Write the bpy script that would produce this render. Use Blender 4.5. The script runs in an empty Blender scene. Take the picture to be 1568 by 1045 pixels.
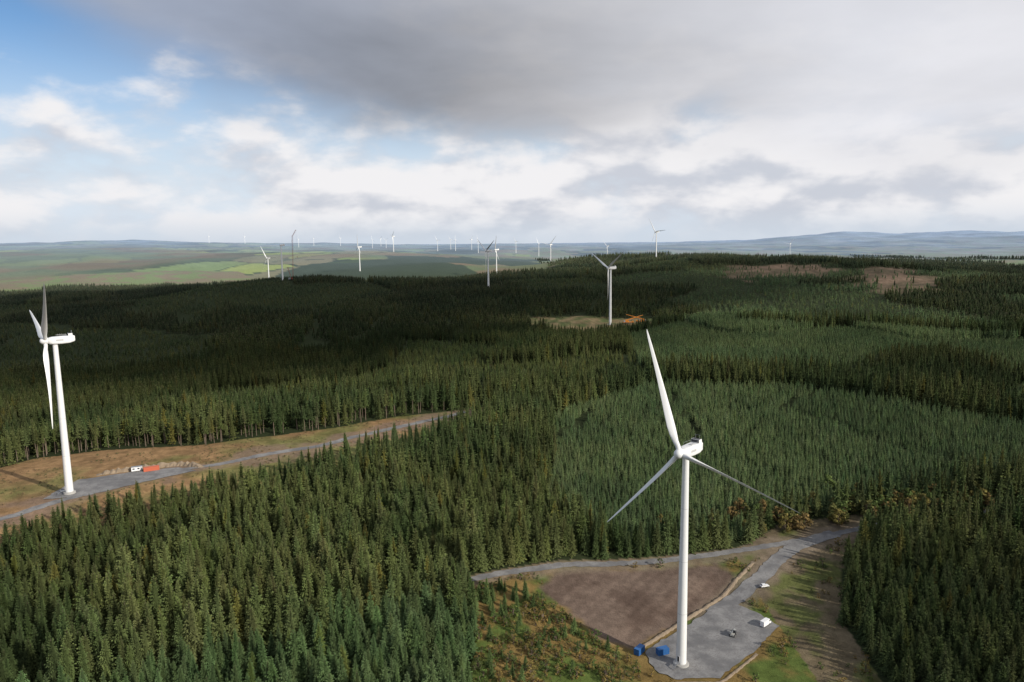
import bpy, math, random, numpy as np
from mathutils import Matrix, Vector
random.seed(4); rng=np.random.default_rng(7)
scene=bpy.context.scene
scene.view_settings.view_transform='Standard'; scene.view_settings.look='None'; scene.view_settings.exposure=0
COL=scene.collection

# ------------------------------------------------------------------ noise helpers
def _hash(ix,iy,s):
    n=(ix.astype(np.int64)*374761393+iy.astype(np.int64)*668265263+s*974634777)&0x7fffffff
    n=((n^(n>>13))*1274126177)&0x7fffffff
    return ((n^(n>>16))&0xffff)/65535.0
def vnoise(x,y,s=0):
    ix=np.floor(x);iy=np.floor(y);fx=x-ix;fy=y-iy
    fx=fx*fx*(3-2*fx);fy=fy*fy*(3-2*fy)
    a=_hash(ix,iy,s);b=_hash(ix+1,iy,s);c=_hash(ix,iy+1,s);d=_hash(ix+1,iy+1,s)
    return (a*(1-fx)+b*fx)*(1-fy)+(c*(1-fx)+d*fx)*fy
def fbm(x,y,sc,s=0,o=4):
    x=np.asarray(x,float)/sc;y=np.asarray(y,float)/sc;v=0;a=.5;t=0
    for i in range(o):
        v=v+a*vnoise(x+i*17.3,y-i*9.1,s+i);t+=a;a*=.5;x=x*2.03;y=y*2.03
    return v/t
def cells(x,y,sc,s=0):
    """voronoi cell id hash (0..1), distance to border approx"""
    x=np.asarray(x,float)/sc;y=np.asarray(y,float)/sc
    bx=np.floor(x);by=np.floor(y)
    d1=np.full(x.shape,9.);d2=np.full(x.shape,9.);h=np.zeros(x.shape)
    for i in(-1,0,1):
        for j in(-1,0,1):
            cx=bx+i;cy=by+j
            px=cx+_hash(cx,cy,s);py=cy+_hash(cx,cy,s+1)
            d=np.maximum(np.abs(px-x),np.abs(py-y))*.6+np.hypot(px-x,py-y)*.4
            m=d<d1
            d2=np.where(m,d1,np.minimum(d2,d));h=np.where(m,_hash(cx,cy,s+2),h);d1=np.where(m,d,d1)
    return h,(d2-d1)*sc
def sst(a,b,x):
    t=np.clip((x-a)/(b-a),0,1);return t*t*(3-2*t)
def inpoly(x,y,P):
    x=np.asarray(x,float);y=np.asarray(y,float);r=np.zeros(x.shape,bool);n=len(P)
    for i in range(n):
        x0,y0=P[i];x1,y1=P[(i+1)%n]
        if y0==y1: continue
        c=((y0>y)!=(y1>y))&(x<(x1-x0)*(y-y0)/(y1-y0)+x0);r^=c
    return r
def dline(x,y,P,closed=False):
    d=np.full(np.shape(x),1e9);n=len(P)
    for i in range(n if closed else n-1):
        x0,y0=P[i];x1,y1=P[(i+1)%n];dx=x1-x0;dy=y1-y0
        t=np.clip(((x-x0)*dx+(y-y0)*dy)/(dx*dx+dy*dy+1e-9),0,1)
        d=np.minimum(d,np.hypot(x-x0-t*dx,y-y0-t*dy))
    return d
def sdist(x,y,P):
    d=dline(x,y,P,True);return np.where(inpoly(x,y,P),-d,d)

# ------------------------------------------------------------------ survey (metres, camera stands above the origin)
TURB=[(67.5,272,0),(-258,402,29),(155,1125,47),(-51,1600,66),(431,2150,111),(-566,2700,72),(-681,4200,127),(-50,2450,59),(164,3000,71),(199,5200,81),(38,5600,68),(-342,6300,121),(-460,6000,136),(-549,6600,107),(-254,5600,101),(-608,6000,79),(-1529,8000,136),(-1507,8400,138),(-1378,8000,121),(-1998,8500,151),(-2447,9000,175),(-2343,8000,123),(-3744,9000,149),(-3300,9000,120),(612,4600,56),(2004,5200,57),(-841,2500,34),(-587,1850,75)]
C=[(-1547,2700,68),(-1885,3300,107),(-2769,4500,143),(-4915,8000,195),(-209,2800,92),(-741,4500,118),(110,7000,120),(7757,12000,150),(6138,12000,116),(716,1900,112),(1147,1900,88),(1500,2100,80),(459,1900,114),(276,2600,112),(-575,1300,22),(-921,2100,50),(362,950,57),(719,1100,62),(2600,3500,70),(1700,3400,70),(-300,2200,52),(-420,6200,118),(-2600,8800,158)]
C+=[TURB[i] for i in (0,1,2,3,4,5,6,7,8,9,16,24,25,26,27)]
C+=[(-200,150,12),(0,100,4),(250,150,2),(0,-500,5),(-800,0,35),(800,0,30),(185,385,8),(320,480,22),(-147,556,32),(-330,380,28),(-150,300,16),(0,420,14),(30,560,24),(20,800,34),(-500,900,8),(-300,700,16),(600,700,48),(-1100,1100,8),(-1500,2000,35),(1000,1200,76),(-250,330,23),(120,300,2),(60,320,3),(300,260,6),(450,330,18)]
C+=[(math.sin(a)*26000,math.cos(a)*26000,120) for a in np.linspace(-3,3,14)]
C+=[(math.sin(a)*3000,math.cos(a)*3000,60) for a in (-2.6,-2,-1.4,1.4,2,2.6)]
C=np.array(C,float)
def uv(x,y): return np.arctan2(x,y+60.0)*0.9, np.log(np.hypot(x,y+60)+120)
cu,cv=uv(C[:,0],C[:,1])
phi=lambda r: np.sqrt(r*r+0.0025)
W=np.linalg.solve(phi(np.hypot(cu[:,None]-cu,cv[:,None]-cv)),C[:,2]-60)

roadA=[(-330,300),(-296,340),(-276,370),(-262,384),(-250,398),(-243,414),(-231,430),(-215,444),(-195,455),(-172,474),(-140,490),(-110,521),(-71,564),(-40,600)]
padA=[(-268,392),(-268,426),(-242,441),(-217,450),(-202,443),(-226,419),(-246,398)]
clearA=[(-338,458),(-329,483),(-294,494),(-248,495),(-214,503),(-172,519),(-133,539),(-99,572),(-69,594),(-20,620),(-15,600),(-58,514),(-84,484),(-121,452),(-140,417),(-179,389),(-206,373),(-227,349),(-247,330),(-280,250),(-420,250),(-430,430)]
clearA_far=[(-430,430),(-338,458),(-329,483),(-294,494),(-248,495),(-214,503),(-172,519),(-133,539),(-99,572),(-69,594)]
roadB=[(-60,312),(-28,327),(-3,338),(28,350),(72,356),(109,364),(147,374),(185,385),(201,389),(260,400),(330,395)]
roadB2=[(180,384),(165,378),(149,368),(135,354),(125,341),(112,330),(100,320),(92,312)]
padB=[(54,281),(77,302),(100,323),(110,315),(118,300),(99,280),(80,262),(62,262),(56,268)]
brown=[(13,326),(20,340),(38,347),(82,350),(104,354),(111,342),(98,325),(78,307),(51,284),(39,287),(27,302)]
clearB=[(-28,331),(25,354),(74,361),(121,370),(156,398),(197,404),(240,412),(250,402),(202,390),(167,346),(146,301),(142,258),(150,215),(-17,215),(-17,255),(-17,297),(-21,329)]
young=[(30,496),(35,586),(137,686),(277,643),(381,521),(420,480),(348,454),(264,432),(205,412),(159,404),(123,376),(61,368),(20,420)]
belt=[(20,600),(35,615),(137,715),(290,672),(400,560)]
belt2=[(330,1000),(450,960),(600,860),(760,800)]
felled=[(30,1236),(132,1238),(240,1159),(205,1058),(73,1060),(28,1150)]
felled2=[(660,1400),(780,1640),(960,1780),(840,1400),(769,1270),(677,1240)]

def H0(x,y):
    x=np.asarray(x,float);y=np.asarray(y,float);u,v=uv(x,y);sh=u.shape;u=u.ravel();v=v.ravel()
    o=np.empty(u.size)
    for i in range(0,u.size,60000):
        o[i:i+60000]=60+phi(np.hypot(u[i:i+60000,None]-cu,v[i:i+60000,None]-cv))@W
    return o.reshape(sh)
ZB=float(H0(67.5,272.));ZA=float(H0(-258.,402.))
def H(x,y):
    x=np.asarray(x,float);y=np.asarray(y,float)
    z=H0(x,y);r=np.hypot(x,y);az_=np.arctan2(x,y)
    n=(fbm(x,y,55,3,3)-.5)*3.0+(fbm(x,y,300,9,3)-.5)*28*sst(560,1000,r)+(fbm(x,y,1300,11,4)-.5)*60*sst(3200,6500,r)
    n+=(fbm(x,y,3800,15,4)-.35)*460*sst(8500,13000,r)*sst(.20,.42,az_)
    n+=(fbm(x,y,3000,19,4)-.42)*260*sst(8500,13000,r)*sst(-.1,-.3,az_)
    z=z+n
    for P,zp in((padB,ZB),(padA,ZA)):
        cx=np.mean([p[0] for p in P]);cy=np.mean([p[1] for p in P])
        near=np.hypot(x-cx,y-cy)<120
        if near.any():
            d=np.full(x.shape,1e3);d[near]=sdist(x[near],y[near],P)
            w=1-sst(3,20,d);z=z*(1-w)+zp*w
    return z
def hz(x,y): return float(H(np.array([x]),np.array([y]))[0])

# ------------------------------------------------------------------ node helpers
class NT:
    def __init__(s,nt): s.nt=nt; nt.nodes.clear()
    def n(s,t,**k):
        nd=s.nt.nodes.new(t)
        for a,b in k.items(): setattr(nd,a,b)
        return nd
    def set(s,sock,v):
        if isinstance(v,bpy.types.NodeSocket): s.nt.links.new(v,sock)
        elif v is not None: sock.default_value=v
    def m(s,op,a,b=None,c=None,clamp=False):
        nd=s.n('ShaderNodeMath',operation=op,use_clamp=clamp)
        for i,v in enumerate((a,b,c)):
            if v is not None: s.set(nd.inputs[i],v)
        return nd.outputs[0]
    def mix(s,f,a,b,bt='MIX'):
        nd=s.n('ShaderNodeMix',data_type='RGBA',blend_type=bt)
        s.set(nd.inputs[0],f)
        for i,v in((6,a),(7,b)): s.set(nd.inputs[i],(*v,1) if isinstance(v,tuple) and len(v)==3 else v)
        return nd.outputs[2]
    def ss(s,x,a,b):
        nd=s.n('ShaderNodeMapRange',interpolation_type='SMOOTHSTEP');s.set(nd.inputs[0],x)
        nd.inputs[1].default_value=a;nd.inputs[2].default_value=b;return nd.outputs[0]
    def noise(s,v,sc,det=4,rough=.5,dist=0):
        nd=s.n('ShaderNodeTexNoise');s.set(nd.inputs['Vector'],v)
        nd.inputs['Scale'].default_value=sc;nd.inputs['Detail'].default_value=det;nd.inputs['Roughness'].default_value=rough;nd.inputs['Distortion'].default_value=dist
        return nd.outputs[0]
    def comb(s,x,y,z):
        nd=s.n('ShaderNodeCombineXYZ')
        for i,v in enumerate((x,y,z)): s.set(nd.inputs[i],v)
        return nd.outputs[0]
def mat(name,color=(.5,.5,.5),rough=.8,metal=0,var=.12,scale=3.,build=None,spec=.3):
    m=bpy.data.materials.new(name);m.use_nodes=True;t=NT(m.node_tree)
    b=t.n('ShaderNodeBsdfPrincipled');o=t.n('ShaderNodeOutputMaterial');m.node_tree.links.new(b.outputs[0],o.inputs[0])
    b.inputs['Roughness'].default_value=rough;b.inputs['Metallic'].default_value=metal;b.inputs['Specular IOR Level'].default_value=spec
    if build: build(t,b)
    else:
        g=t.n('ShaderNodeNewGeometry').outputs['Position']
        f=t.noise(g,scale,4,.6)
        lo=tuple(c*(1-var) for c in color);hi=tuple(min(1,c*(1+var)) for c in color)
        t.set(b.inputs['Base Color'],t.mix(f,lo,hi))
    return m

def obj_from(name,verts,faces,mats=(),mi=None,col=None,smooth=False,link=True,parent=None):
    me=bpy.data.meshes.new(name)
    v=np.asarray(verts,np.float32)
    me.from_pydata(v.tolist(),[],faces)
    for m in mats: me.materials.append(m)
    if mi is not None: me.polygons.foreach_set('material_index',np.asarray(mi,np.int32))
    if smooth: me.polygons.foreach_set('use_smooth',np.ones(len(me.polygons),bool))
    if col is not None:
        a=me.attributes.new('col','FLOAT_COLOR','POINT');c=np.ones((len(v),4),np.float32);c[:,:3]=col;a.data.foreach_set('color',c.ravel())
    me.update()
    o=bpy.data.objects.new(name,me)
    if link: COL.objects.link(o)
    if parent: o.parent=parent
    return o

# ------------------------------------------------------------------ terrain
fa=np.radians(np.arange(-52,52.01,.2));ba=np.radians(np.arange(54,306.1,3.))
ang=np.concatenate([fa,ba]);na=len(ang)
rad=np.concatenate([[25,60,90,115,135],np.arange(150,720,1.7),720*np.exp(np.arange(1,370)*.0102)]);rad=np.append(rad,36000);nr=len(rad)
AA,RR=np.meshgrid(ang,rad);X=RR*np.sin(AA);Y=RR*np.cos(AA);Z=H(X,Y)
Z[-1]-=150
x=X.ravel();y=Y.ravel();r=np.hypot(x,y);az=np.arctan2(x,y)
def field_mask(x,y):
    line=np.clip(2452+(x+1740)*1.13,2300,2900)
    line2=2230+(fbm(x,y,260,33,3)-.5)*400
    k=sst(-1150,-700,x);ln=line*(1-k)+line2*k
    return (x<130)&(y>ln)
def farforest(x,y):
    f=fbm(x,y*.45,380,31,4)
    thr=.50+.10*sst(2500,5500,np.hypot(x,y))-.12*sst(200,500,x)*sst(3400,2600,y)
    return (f>thr)
def heath(x,y):
    a_=np.arctan2(x,y);q=sst(.24,.34,a_)*sst(.62,.54,a_)*sst(1250,1500,y)*sst(2100,1850,y)
    f=fbm(x,y*.6,170,66,4)
    return q*sst(.50,.55,f)
c=np.empty((x.size,3));c[:]=(.035,.045,.02)
n1=fbm(x,y,14,51,4);n2=fbm(x,y,45,61,4);n3=fbm(x,y,5,71,3);nf=fbm(x,y,300,81,5)
def L3(a,b,t): return np.array(a)*(1-t[:,None])+np.array(b)*t[:,None]
# clearing A
ia=inpoly(x,y,clearA)
ca=L3((.17,.16,.06),(.29,.18,.09),sst(.36,.58,n2))
ca=ca*(.55+.9*n3[:,None])
dA=dline(x,y,roadA);soil=sst(20,7,dA+ (n1-.5)*38)*.85
ca=ca*(1-soil[:,None])+np.array((.25,.175,.125))*soil[:,None]*(.65+.7*n1[:,None])
c[ia]=ca[ia]
# clearing B
ib=inpoly(x,y,clearB)
cb=L3((.10,.135,.035),(.22,.15,.055),sst(.42,.6,n1))*(.6+.8*n3[:,None])
rightB=(x>118)&(y>200)
cbr=L3((.165,.13,.08),(.12,.13,.045),sst(.5,.65,n1))*(.6+.8*n3[:,None])
cb[rightB]=cbr[rightB]
nearm=np.hypot(x-70,y-310)<110
db=np.full(x.shape,1e3);db[nearm]=sdist(x[nearm],y[nearm],brown)
w=sst(3,-2,db+(n3-.5)*6+(n1-.5)*6);bc=L3((.115,.080,.062),(.185,.135,.105),sst(.3,.7,n1))
tr=.5+.5*np.sin((x*.8-y*.6)*1.1+n2*9);bc=bc*(.8+.35*tr[:,None]*n3[:,None]+.1)
gr=sst(.58,.70,n2)[:,None]*.5;bc=bc*(1-gr)+np.array((.12,.12,.05))*gr
cb=cb*(1-w[:,None])+bc*w[:,None]
rd=np.minimum(dline(x,y,roadB[:-2]),dline(x,y,roadB2));ws=sst(11,5,rd+(n1-.5)*10)*.8
cb=cb*(1-ws[:,None])+np.array((.23,.18,.13))*(.7+.6*n3[:,None])*ws[:,None]
c[ib]=cb[ib]
# felled ground and ridge heath
i=inpoly(x,y,felled);c[i]=(L3((.11,.13,.05),(.25,.19,.10),sst(.4,.6,n1))*(.5+1.*n3[:,None]))[i]
dF2=np.full(x.shape,1e3);q=np.hypot(x-790,y-1480)<500;dF2[q]=sdist(x[q],y[q],felled2)
wf=np.maximum(sst(18,-18,dF2+(n2-.5)*160),heath(x,y))[:,None]
c=c*(1-wf)+L3((.12,.095,.06),(.21,.145,.10),sst(.35,.7,n2))*(.5+1.*n3[:,None])*wf
# beyond the plantation: fields, moor, woods
fm=field_mask(x,y)
cid,cb_=cells(x+nf*60,y*.55,230,5)
pal=np.array([(.27,.34,.08),(.30,.35,.10),(.20,.27,.10),(.23,.21,.12),(.07,.10,.04),(.24,.32,.08),(.075,.105,.05),(.21,.20,.11)])
fc=pal[(cid*7.99).astype(int)]*(.85+.3*n1[:,None])
fc=np.where((cb_<11)[:,None],(.05,.07,.035),fc)
up=sst(.42,.6,fbm(x,y*.5,900,91,4))*np.where(x<-900,.8,1)
moor=L3((.21,.16,.10),(.14,.175,.085),sst(.35,.65,nf))
fc=fc*(1-up[:,None])+moor*up[:,None]
c[fm]=fc[fm]
om=(r>2500)&(~fm)
ff=farforest(x,y)
oc=np.where(ff[:,None],np.array((.05,.068,.04)),L3((.22,.18,.11),(.18,.23,.09),sst(.4,.6,n2)))
c[om]=oc[om]
ff2=ff&fm&(x>-900);c[ff2]=(.055,.075,.042)
painted_haze=1-np.exp(-np.maximum(r-2300,0)/5600)
c=c*(1-painted_haze[:,None])+np.array((.31,.40,.53))*painted_haze[:,None]*(.7+.6*nf[:,None])  # distance haze painted into the ground colour, bluer with range
idx=np.arange(nr*na).reshape(nr,na)
i0=idx[:-1];i1=idx[1:]
F=np.stack([i0,np.roll(i0,-1,1),np.roll(i1,-1,1),i1],-1).reshape(-1,4)[:,::-1]
V=np.stack([x,y,Z.ravel()],-1)
me=bpy.data.meshes.new('ground')
me.vertices.add(len(V));me.vertices.foreach_set('co',V.astype(np.float32).ravel())
me.loops.add(F.size);me.loops.foreach_set('vertex_index',F.astype(np.int32).ravel())
me.polygons.add(len(F));me.polygons.foreach_set('loop_start',(np.arange(len(F))*4).astype(np.int32))
me.polygons.foreach_set('loop_total',np.full(len(F),4,np.int32));me.polygons.foreach_set('use_smooth',np.ones(len(F),bool))
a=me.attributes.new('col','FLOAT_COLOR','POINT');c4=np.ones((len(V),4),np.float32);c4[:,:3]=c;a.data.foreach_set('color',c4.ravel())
me.update(calc_edges=True);me.validate()
def gb(t,b):
    at=t.n('ShaderNodeAttribute',attribute_name='col')
    g=t.n('ShaderNodeNewGeometry').outputs['Position']
    f=t.noise(g,.35,4,.65);f2=t.noise(g,1.6,3,.7)
    k=t.m('ADD',t.m('MULTIPLY',f,.9),t.m('MULTIPLY',f2,.9))
    t.set(b.inputs['Base Color'],t.mix(1.0,at.outputs['Color'],t.comb(k,k,k),'MULTIPLY'))
    bp=t.n('ShaderNodeBump');bp.inputs['Strength'].default_value=.5;bp.inputs['Distance'].default_value=.5;t.set(bp.inputs['Height'],f2);t.set(b.inputs['Normal'],bp.outputs[0])
m_ground=mat('ground_soil_and_grass',rough=1,build=gb,spec=.05)
me.materials.append(m_ground)
COL.objects.link(bpy.data.objects.new('ground',me))

# ------------------------------------------------------------------ roads and pads
def gravel(t,b):
    g=t.n('ShaderNodeNewGeometry').outputs['Position']
    f=t.noise(g,.12,4,.6);f2=t.noise(g,2.5,3,.7);f3=t.noise(g,.5,3,.6,2.5)
    a=t.mix(t.ss(f,.35,.65),(.17,.17,.175),(.30,.295,.29))
    a=t.mix(t.m('MULTIPLY',t.ss(f3,.5,.62),.5),a,(.14,.13,.125))
    t.set(b.inputs['Base Color'],t.mix(t.m('MULTIPLY',f2,.5),a,(.12,.11,.10)))
m_gravel=mat('crushed_stone',rough=.95,build=gravel,spec=.1)
m_verge=mat('pale_verge_soil',(.24,.185,.13),.95,var=.45,scale=.5)
def densify(P,step,closed=False):
    out=[];n=len(P)
    for i in range(n if closed else n-1):
        a=Vector(P[i]);b=Vector(P[(i+1)%n]);k=max(1,int((b-a).length/step))
        for j in range(k): out.append(a.lerp(b,j/k))
    if not closed: out.append(Vector(P[-1]))
    return out
def smoothp(P,it=6):
    for _ in range(it): P=[P[0]]+[(P[i-1]+P[i]*2+P[i+1])/4 for i in range(1,len(P)-1)]+[P[-1]]
    return P
def ribbon(name,P,wid,m,lift=.14,off=0.,jit=.5):
    P=smoothp(densify(P,2.),12);V=[];Fs=[];K=5
    for i,p in enumerate(P):
        d=(P[min(i+1,len(P)-1)]-P[max(i-1,0)]).normalized();nn=Vector((-d.y,d.x))
        for k in range(K):
            s=(k/(K-1)-.5)*wid+off
            if k in(0,K-1): s+=random.uniform(-jit,jit)
            q=p+nn*s;V.append((q.x,q.y))
    V=np.array(V);z=H(V[:,0],V[:,1])+lift
    for i in range(len(P)-1):
        for k in range(K-1):
            a=i*K+k;Fs.append((a,a+K,a+K+1,a+1))
    return obj_from(name,np.column_stack([V,z]),Fs,[m],smooth=True)
ribbon('gravel_road',roadA,5.5,m_gravel,.2)
ribbon('gravel_road',roadB,4.6,m_gravel,.2)
ribbon('gravel_road',roadB2,8,m_gravel,.24)
def pad(name,P,z,m,j=.7):
    Q=densify(P,2.5,True);Q=[(p.x+random.uniform(-j,j),p.y+random.uniform(-j,j)) for p in Q]
    return obj_from(name,[(a,b,z) for a,b in Q],[list(range(len(Q)))],[m])
pad('gravel_hardstanding',padB,ZB+.3,m_gravel);pad('gravel_hardstanding',padA,ZA+.3,m_gravel)
def bund(name,P,wd,ht,m):
    P=smoothp(densify(P,1.5),8);V=[];Fs=[]
    for i,p in enumerate(P):
        d=(P[min(i+1,len(P)-1)]-P[max(i-1,0)]).normalized();nn=Vector((-d.y,d.x));k=min(1,i/4,(len(P)-1-i)/4)*random.uniform(.5,1.3)
        for s,h in((-1,-.3),(-.5,.75),(0,1),(.5,.75),(1,-.3)):
            q=p+nn*s*wd*(.7+.6*random.random());V.append((q.x,q.y,hz(q.x,q.y)+h*ht*k))
    for i in range(len(P)-1):
        for k in range(4):
            a=i*5+k;Fs.append((a,a+5,a+6,a+1))
    return obj_from(name,V,Fs,[m],smooth=False)
bund('spoil_bund',[(52,283),(76,305),(99,326),(112,340),(125,355)],1.2,.9,m_verge)
bund('spoil_bund',[(62,260),(80,259),(101,279)],.8,.5,m_verge)
bund('spoil_bund',[(-262,436),(-240,447),(-217,456),(-200,449)],2.4,2.6,m_verge)

# ------------------------------------------------------------------ trees
def leafmat(name,tr=.0):
    def b_(t,b):
        at=t.n('ShaderNodeAttribute',attribute_name='tint',attribute_type='INSTANCER')
        sh=t.n('ShaderNodeAttribute',attribute_name='col')
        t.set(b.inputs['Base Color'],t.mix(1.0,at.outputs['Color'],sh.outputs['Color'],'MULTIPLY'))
    return mat(name,rough=.9,build=b_,spec=.08)
m_needle=leafmat('spruce_needles');m_leaf=leafmat('broadleaf_leaves')
m_bark=mat('spruce_bark',(.15,.115,.085),.95,var=.3)
def gen_spruce(name,seed,whorls,nb,segs,Ht=18.,R=2.5,c0=.08,ragged=.25,sides=5,power=.8):
    rn=random.Random(seed);V=[];Fs=[];MI=[];Cc=[]
    def add(v,c): V.append(v);Cc.append(c);return len(V)-1
    lean=(rn.uniform(-.3,.3),rn.uniform(-.3,.3))
    cen=lambda h:(lean[0]*(h/Ht)**2,lean[1]*(h/Ht)**2)
    rings=[0,.3,.7,.97] if sides>3 else [0,.97]
    for q in rings:
        cx,cy=cen(q*Ht)
        for k in range(sides):
            a=6.283*k/sides;rr=.24*(1-q)+.02
            add((cx+rr*math.cos(a),cy+rr*math.sin(a),q*Ht),(1,1,1))
    for i in range(len(rings)-1):
        for k in range(sides):
            a=i*sides+k;b=i*sides+(k+1)%sides;Fs.append((a,b,b+sides,a+sides));MI.append(1)
    # dense inner foliage: ragged dark core
    cs=7 if segs>1 else 5;lv=6 if segs>1 else 3;base=len(V)
    for i in range(lv):
        q=c0+(1-c0)*(i+.3)/lv;s=(1-q)/(1-c0);cx,cy=cen(q*Ht)
        for k in range(cs):
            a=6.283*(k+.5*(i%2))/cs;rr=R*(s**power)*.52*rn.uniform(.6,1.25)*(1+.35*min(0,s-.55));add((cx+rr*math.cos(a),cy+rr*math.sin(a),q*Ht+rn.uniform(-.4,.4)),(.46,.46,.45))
    for i in range(lv-1):
        for k in range(cs):
            a=base+i*cs+k;b=base+i*cs+(k+1)%cs;Fs.append((a,b,b+cs));MI.append(0);Fs.append((a,b+cs,a+cs));MI.append(0)
    for w in range(whorls):
        q=c0+(1-c0)*(max(0.,w+rn.uniform(-.3,.3))/whorls)**.92
        q=min(max(q,c0),.985);h=q*Ht;s=(1-q)/(1-c0)
        Lw=R*(s**power)*(1+.35*min(0,s-.55))+.12
        Lw*=1+rn.uniform(-.15,.15)*ragged*3
        a0=rn.uniform(0,6.28);n=nb if s>.25 else max(4,nb-2)
        for k in range(n):
            if rn.random()<.07*ragged*4 and s>.2: continue
            a=a0+6.283*k/n+rn.uniform(-.3,.3);Lb=Lw*(1+rn.uniform(-ragged,ragged))
            e=.55-.95*min(1,s*1.5)+rn.uniform(-.15,.15)
            dx,dy=math.cos(a),math.sin(a);cx,cy=cen(h);px,py=-dy,dx
            sp=[]
            for j in range(segs+1):
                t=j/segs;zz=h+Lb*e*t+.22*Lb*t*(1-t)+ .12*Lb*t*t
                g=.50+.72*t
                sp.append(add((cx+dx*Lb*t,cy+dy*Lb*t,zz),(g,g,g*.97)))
            for j in range(segs):
                t=(j+.75)/segs;wd=Lb*.42*(1.12-t)*(1+rn.uniform(-.3,.3))+.1
                for sg in(-1,1):
                    tt=min(1.0,t+.12);x0=cx+dx*Lb*tt+px*sg*wd;y0=cy+dy*Lb*tt+py*sg*wd
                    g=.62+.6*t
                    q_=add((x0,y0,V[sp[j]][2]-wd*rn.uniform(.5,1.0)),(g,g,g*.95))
                    Fs.append((sp[j],sp[j+1],q_) if sg>0 else (sp[j+1],sp[j],q_));MI.append(0)
    cx,cy=cen(Ht)
    b=[add((cx+.14*math.cos(k*2.1),cy+.14*math.sin(k*2.1),Ht*.95),(1,1,1)) for k in range(3)];tp=add((cx,cy,Ht*1.02),(1.1,1.1,1.05))
    for k in range(3): Fs.append((b[k],b[(k+1)%3],tp));MI.append(0)
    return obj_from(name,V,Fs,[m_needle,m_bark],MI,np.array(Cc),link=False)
def gen_broad(name,seed,Ht=9.,nc=26,nl=34,low=.2):
    rn=random.Random(seed);V=[];Fs=[];MI=[];Cc=[]
    def add(v,c): V.append(v);Cc.append(c);return len(V)-1
    def limb(p,q,r0,r1):
        d=(q-p).normalized();u=d.orthogonal().normalized();w=d.cross(u);ids=[]
        for (o,rr) in((p,r0),(q,r1)):
            for k in range(4):
                a=k*1.571;v=o+u*math.cos(a)*rr+w*math.sin(a)*rr;ids.append(add(tuple(v),(1,1,1)))
        for k in range(4): Fs.append((ids[k],ids[(k+1)%4],ids[4+(k+1)%4],ids[4+k]));MI.append(1)
    limb(Vector((0,0,0)),Vector((0,0,Ht*.6)),.2*Ht/9,.08)
    for c in range(nc):
        a=rn.uniform(0,6.28);zz=rn.uniform(low,1);rr=Ht*.34*math.sin(math.pi*min(1,(zz-low)/(1-low)*.8+.2)*.999)**.6*rn.uniform(.35,1)
        cp=Vector((rr*math.cos(a),rr*math.sin(a),Ht*zz*.95))
        limb(Vector((0,0,cp.z*.55)),cp,.06,.02)
        s=Ht*rn.uniform(.07,.14);g0=rn.uniform(.6,1.3)
        for l in range(nl):
            d=Vector((rn.gauss(0,1),rn.gauss(0,1),rn.gauss(0,.8))).normalized()*s*rn.uniform(.5,1.1)
            p=cp+d;nv=(d.normalized()+Vector((rn.uniform(-.6,.6),rn.uniform(-.6,.6),rn.uniform(-.3,.8)))).normalized()
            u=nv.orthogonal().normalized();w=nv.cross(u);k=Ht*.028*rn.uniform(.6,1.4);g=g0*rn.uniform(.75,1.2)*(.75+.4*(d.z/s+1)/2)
            ids=[add(tuple(p+u*k*e1+w*k*e2),(g,g,g)) for e1,e2 in((-1,-.6),(1,-.7),(.8,.8),(-.7,.9))]
            Fs.append(tuple(ids));MI.append(0)
    return obj_from(name,V,Fs,[m_leaf,m_bark],MI,np.array(Cc),link=False)
def coll(name,objs):
    c_=bpy.data.collections.new(name)
    for o in objs: c_.objects.link(o)
    return c_
near=coll('spruce_detail',[gen_spruce('spruce_a%d'%i,10+i,22,9,3,R=[3.2,3.7,2.9,3.3,3.8,3.0][i],ragged=[.2,.26,.2,.3,.24,.3][i],power=[.8,.72,.85,.75,.7,.8][i]) for i in range(6)]
  +[gen_spruce('spruce_b%d'%i,30+i,14,7,3,R=2.5,c0=.48,ragged=.35) for i in range(3)])
mid=coll('spruce_medium',[gen_spruce('spruce_c%d'%i,50+i,12,6,2,R=[3.2,3.6,2.9,3.4][i],ragged=.28,sides=3) for i in range(4)]
  +[gen_spruce('spruce_d%d'%i,60+i,8,6,2,R=2.6,c0=.5,ragged=.35,sides=4) for i in range(2)])
far=coll('spruce_simple',[gen_spruce('spruce_e%d'%i,70+i,6,5,1,R=3.5,ragged=.3,sides=3) for i in range(3)])
broad=coll('broadleaf',[gen_broad('broadleaf_a%d'%i,80+i) for i in range(3)])
scrub=coll('scrub',[gen_broad('scrub_a%d'%i,90+i,Ht=2.4,nc=12,nl=26,low=.05) for i in range(3)])

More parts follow.
